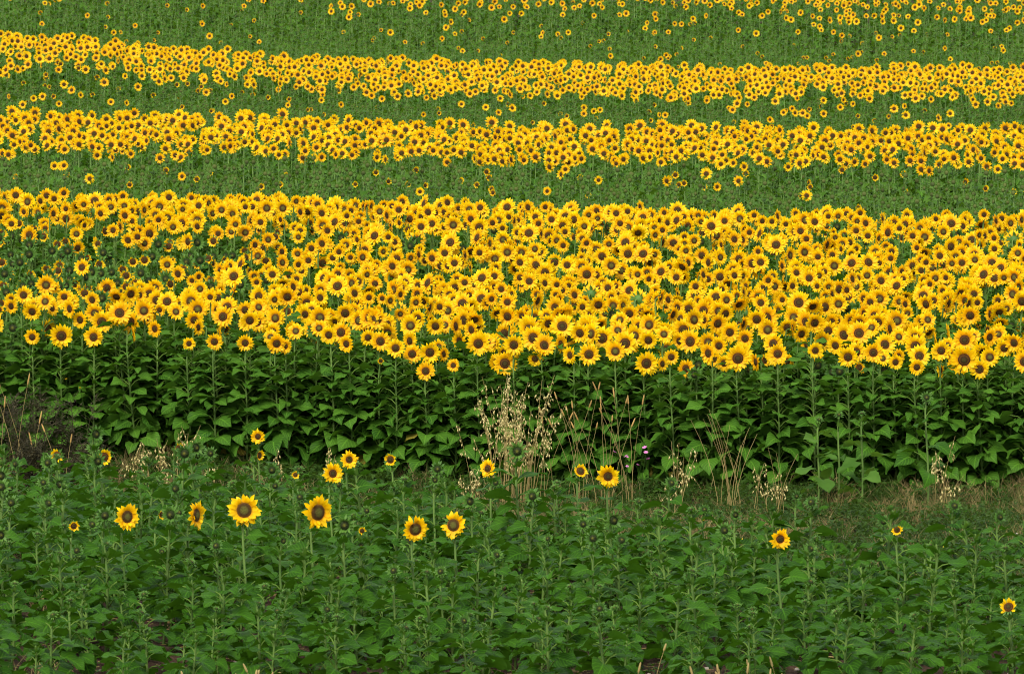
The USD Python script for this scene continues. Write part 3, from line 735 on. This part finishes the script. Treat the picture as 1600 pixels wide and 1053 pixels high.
timothy(22, 59.4, 5, 1.25, .2, 'tall tan grass stalks at the left border by the dead weeds', rw, head=.12, base=720)
timothy(70, 59.2, 4, .75, .3, 'short leaning grass stalks with tan heads inside the dead weeds', rw, head=.12, base=720)
timothy(1215, 56.4, 3, .8, .2, 'thin dry stalks bending near the lone bud plant', rw, head=0, base=800, name='straw_bundle')
for px, n, h, lab in ((285, 2, .36, 'dry blurred grass ears low at the bottom left'), (385, 5, .40, 'cluster of dry blurred grass ears at the bottom, below the largest bloom'), (1010, 2, .45, 'two dry grass ears over bare soil at the bottom centre'),
                      (1120, 7, .36, 'blurred tan grass tuft at the bottom, over bare soil'), (1190, 5, .33, 'blurred tan grass tuft at the bottom right of the bare soil'), (30, 2, .30, 'few dry grass ears at the bottom left corner')):
    timothy(px, 39.0 + .4 * (px % 3), n, h, .14, lab, rw, head=.07, base=1100, mat='straw', name='dry_grass_tuft')

# brown dead weeds on the left
for k, (px, d, h, lab) in enumerate(((20, 60.2, .85, 'dark brown dead weed at the very left border'), (62, 59.8, .92, 'tallest dark brown dead weed of the left patch'),
                                     (105, 60.0, .75, 'dark brown dead weed on the right side of the left patch'), (135, 59.3, .48, 'low dead weed at the right foot of the left patch'), (40, 58.8, .5, 'low dead weed in front of the left patch'))):
    pos = ray(px, 720, d); gz = float(ground(pos[0], d))
    p = thing('dead_weed', lab, 'dead weed', (pos[0], d, gz)); P = Parts(p.GetPath())
    for q in range(9):
        pts = stalk_pts(h * U(.8, 1.35, rw), U(.05, .45, rw), U(0, 6.28, rw), rw) + [U(-.14, .14, rw), U(-.14, .14, rw), 0]
        sp = P('stalk'); tube(pts, np.linspace(.006, .003, 6), 3).build(sp, M['dead'])
        tw = MB()
        for w in range(44):
            f = U(.2, 1, rw); c = np.array([np.interp(f, np.linspace(0, 1, 6), pts[:, i]) for i in range(3)]); a = U(0, 6.28, rw); l = U(.05, .16, rw)
            e = c + [l * math.cos(a), l * math.sin(a), l * U(.1, .9, rw)]
            tw.join(tube([c, (c + e) / 2, e], .0022, 3))
            for s in range(4):
                tw.join(small_leaf(U(.02, .05, rw), U(.012, .022, rw), U(-.8, .8, rw), U(-1, .5, rw)).map(rz(U(0, 6.28, rw)), c + (e - c) * U(.3, 1, rw)))
        tag(tw.build(sp + '/twigs', M['dead']).GetPrim(), kind='stuff')

# pale saplings and one tall bud plant standing before the wall
rs_ = np.random.default_rng(505)
for px, top, d, R, lab, tl in ((1278, 652, 58.3, .035, 'first of three pale young sunflowers before the wall, nearest the straw', .9), (1309, 645, 58.4, .038, 'middle one of three pale young sunflowers before the wall', .8),
                               (1346, 643, 58.2, .032, 'third of three pale young sunflowers before the wall, spiky top', 1.2), (1450, 618, 57.8, .05, 'tall lone bud plant with paired leaves before dark wall leaves', .3)):
    pos = ray(px, top, d); gz = float(ground(pos[0], d))
    p = thing('pale_sapling', lab, 'young sunflower', (pos[0], d, gz - .02))
    plant(p.GetPath(), pos[2] - gz, rs_, 'bud', R, U(-.2, .2, rs_), tl, leaves=9, size=.95 if px < 1400 else 1.05, low=.2, young=True)

# small wildflowers
def wildflower(name, path_mat, petals, rr, h, r):
    c = cls(name); P = Parts(c.GetPath())
    tube(stalk_pts(h, .15, 1.0, r), .0022, 3).build(P('stem'), M['weed'])
    b = MB(); top = stalk_pts(h, .15, 1.0, r)[-1]
    for k in range(petals): b.join(petal_mesh(rr, rr * .75, .35, .1, r, 3).map(rz(6.283 * k / petals)))
    b.map(rx(.6), top).build(P('blossom'), M[path_mat]); return c
pk = wildflower('_class_pink_flower', 'pink', 6, .024, .55, rw); yl = wildflower('_class_yellow_flower', 'gold', 5, .013, .55, rw)
for px, py in ((965, 711), (975, 705), (984, 713), (993, 698), (1000, 706), (1008, 725), (975, 728), (1014, 715)):
    d = 57.9 + U(-.2, .3, rw); pos = ray(px, py, d); gz = float(ground(pos[0], d)); s = (pos[2] - gz) / .55
    copy(pk, 'pink_wildflower', 'small pink wildflower on a thin stem beside the dry grass stalks', 'wildflower', (pos[0], d, gz), U(0, 6.28, rw), 'pink wildflowers by the dry grass', s)
for px, py in ((1050, 813), (1058, 818), (1091, 812), (1102, 810), (1124, 820), (1125, 825), (1147, 842), (1156, 844), (1040, 853), (1083, 890), (1448, 845), (1463, 849), (1466, 845), (1449, 856), (1464, 854), (1512, 852), (1421, 871), (1452, 877), (1534, 873), (1476, 879), (1420, 911), (1560, 880), (108, 592), (140, 606)):
    d = 49.5 + U(-1.5, 1.5, rw) if py > 700 else 59.6
    pos = ray(px, py, d); gz = float(ground(pos[0], d)); s = max(.25, (pos[2] - gz) / .55)
    s2 = min(s, 1.5)
    copy(yl, 'yellow_wildflower', 'tiny yellow wildflower low among the green plants', 'wildflower', (pos[0], d, pos[2] - .54 * s2), U(0, 6.28, rw), 'tiny yellow wildflowers', s2)

# ------------------------------------------------------------------ ground cover
def tuft_protos(path):
    r = np.random.default_rng(66); out = []
    for k in range(9):
        p = f'{path}/prototype_{k:03d}'; UsdGeom.Xform.Define(stage, p); m = MB()
        if k < 3:       # broad weeds
            for q in range(26):
                a = U(0, 6.28, r); z = U(.02, .26, r); l = U(.05, .14, r)
                m.join(small_leaf(l, l * U(.4, .8, r), U(-.2, .7, r), U(-1, .2, r)).map(rz(a), (U(-.1, .1, r), U(-.1, .1, r), z)))
            for q in range(6): m.join(tube(stalk_pts(U(.2, .3, r), .4, U(0, 6.28, r), r, 4), .002, 3))
            mat = M['weed']
        else:           # blades, green or dry
            for q in range(34 if k < 6 else 26):
                pts = stalk_pts(U(.12, .42, r), U(.1, .9, r), U(0, 6.28, r), r, 4) + [U(-.1, .1, r), U(-.1, .1, r), 0]
                w = .0045
                sd = np.array([math.cos(q * 2.1), math.sin(q * 2.1), 0]) * w
                v = np.vstack([pts[0] - sd, pts[0] + sd, pts[1] - sd, pts[1] + sd, pts[2] - sd * .7, pts[2] + sd * .7, pts[3]])
                m.add(v, [[0, 1, 3], [0, 3, 2], [2, 3, 5], [2, 5, 4], [4, 5, 6]])
            if k >= 6:
                for q in range(10):
                    e = np.array([U(-.12, .12, r), U(-.12, .12, r), U(.12, .34, r)]); m.join(spikelet(U(.025, .04, r), .010, r).map(rx(U(-.6, .6, r)), e))
            mat = M['weed'] if k < 6 else M['dull_straw']
        m.build(p + '/tuft', mat); out.append(p)
    return out
rows = []
rg = np.random.default_rng(77)
for k in range(16000):
    x, d = U(-7, 7, rg), U(40.5, 62.5, rg)
    if abs(x) > half_width(d) + .5: continue
    fe, w = far_edge(x), wall(x)
    gap = np.clip((d - fe + 2.2) / 2.5, 0, 1) * np.clip((w + .8 - d) / .6, 0, 1)
    n = float(meshkit.noise(np.array([x * .5, d * .4, 3.0]), 4))
    dens = .06 + .13 * max(0, min(1, (d - 45) / 8)) + .9 * gap
    if d > w + .8 or rg.uniform() > dens * (.5 + n): continue
    dry = rg.uniform() < (.10 + .2 * (n > .62)) * (1 if gap > .2 or d > 48 else .5)
    k = int(6 + rg.integers(3)) if dry else int(rg.choice([0, 1, 2, 0, 1, 2, 0, 1, 2, 0, 1, 2, 3, 4, 5]))
    rows.append((x, d, float(ground(x, d)) - .01, U(0, 6.28, rg), U(.6, 1.25, rg) * (.7 if gap < .3 else .62 if d < w - 1.5 else .8), k))
print('tufts', len(rows))
instancer('weed_undergrowth', tuft_protos, rows, 'low green weeds and dry grass covering the soil between the plants', 'undergrowth')

def litter_protos(path):
    r = np.random.default_rng(88); out = []
    for k in range(4):
        p = f'{path}/prototype_{k:03d}'; UsdGeom.Xform.Define(stage, p); m = MB()
        for q in range(7):
            a = U(0, 3.14, r); l = U(.015, .055, r); c = np.array([U(-.2, .2, r), U(-.2, .2, r), U(.012, .035, r)]); e = np.array([math.cos(a), math.sin(a), U(-.15, .15, r)]) * l
            m.join(tube([c - e, c, c + e], U(.002, .004, r), 4))
        m.build(p + '/litter', M['straw']); out.append(p)
    for k in range(3):
        p = f'{path}/prototype_{k + 4:03d}'; UsdGeom.Xform.Define(stage, p)
        import trimesh
        s = trimesh.creation.icosphere(1, .03); v = s.vertices * (1 + .35 * (meshkit.noise(s.vertices * 40 + k * 9, k)[:, None] - .5)) * [1, .8, .6]
        usdkit.mesh(stage, p + '/pebble', (v, s.faces), M['stone'], smooth=False); out.append(p)
    return out
rows = []
for k in range(2600):
    x, d = U(-5.5, 5.5, rg), U(38, 59, rg)
    if abs(x) > half_width(d) + .4: continue
    n = float(meshkit.noise(np.array([x * .9, d * .9, 1.0]), 9))
    if rg.uniform() > n * 1.2: continue
    rows.append((x, d, float(ground(x, d)), U(0, 6.28, rg), U(.5, 1.3, rg), int(rg.integers(4)) if rg.uniform() < .75 else 4 + int(rg.integers(3))))
instancer('field_litter', litter_protos, rows, 'bits of straw and small stones lying on the bare soil', 'litter')
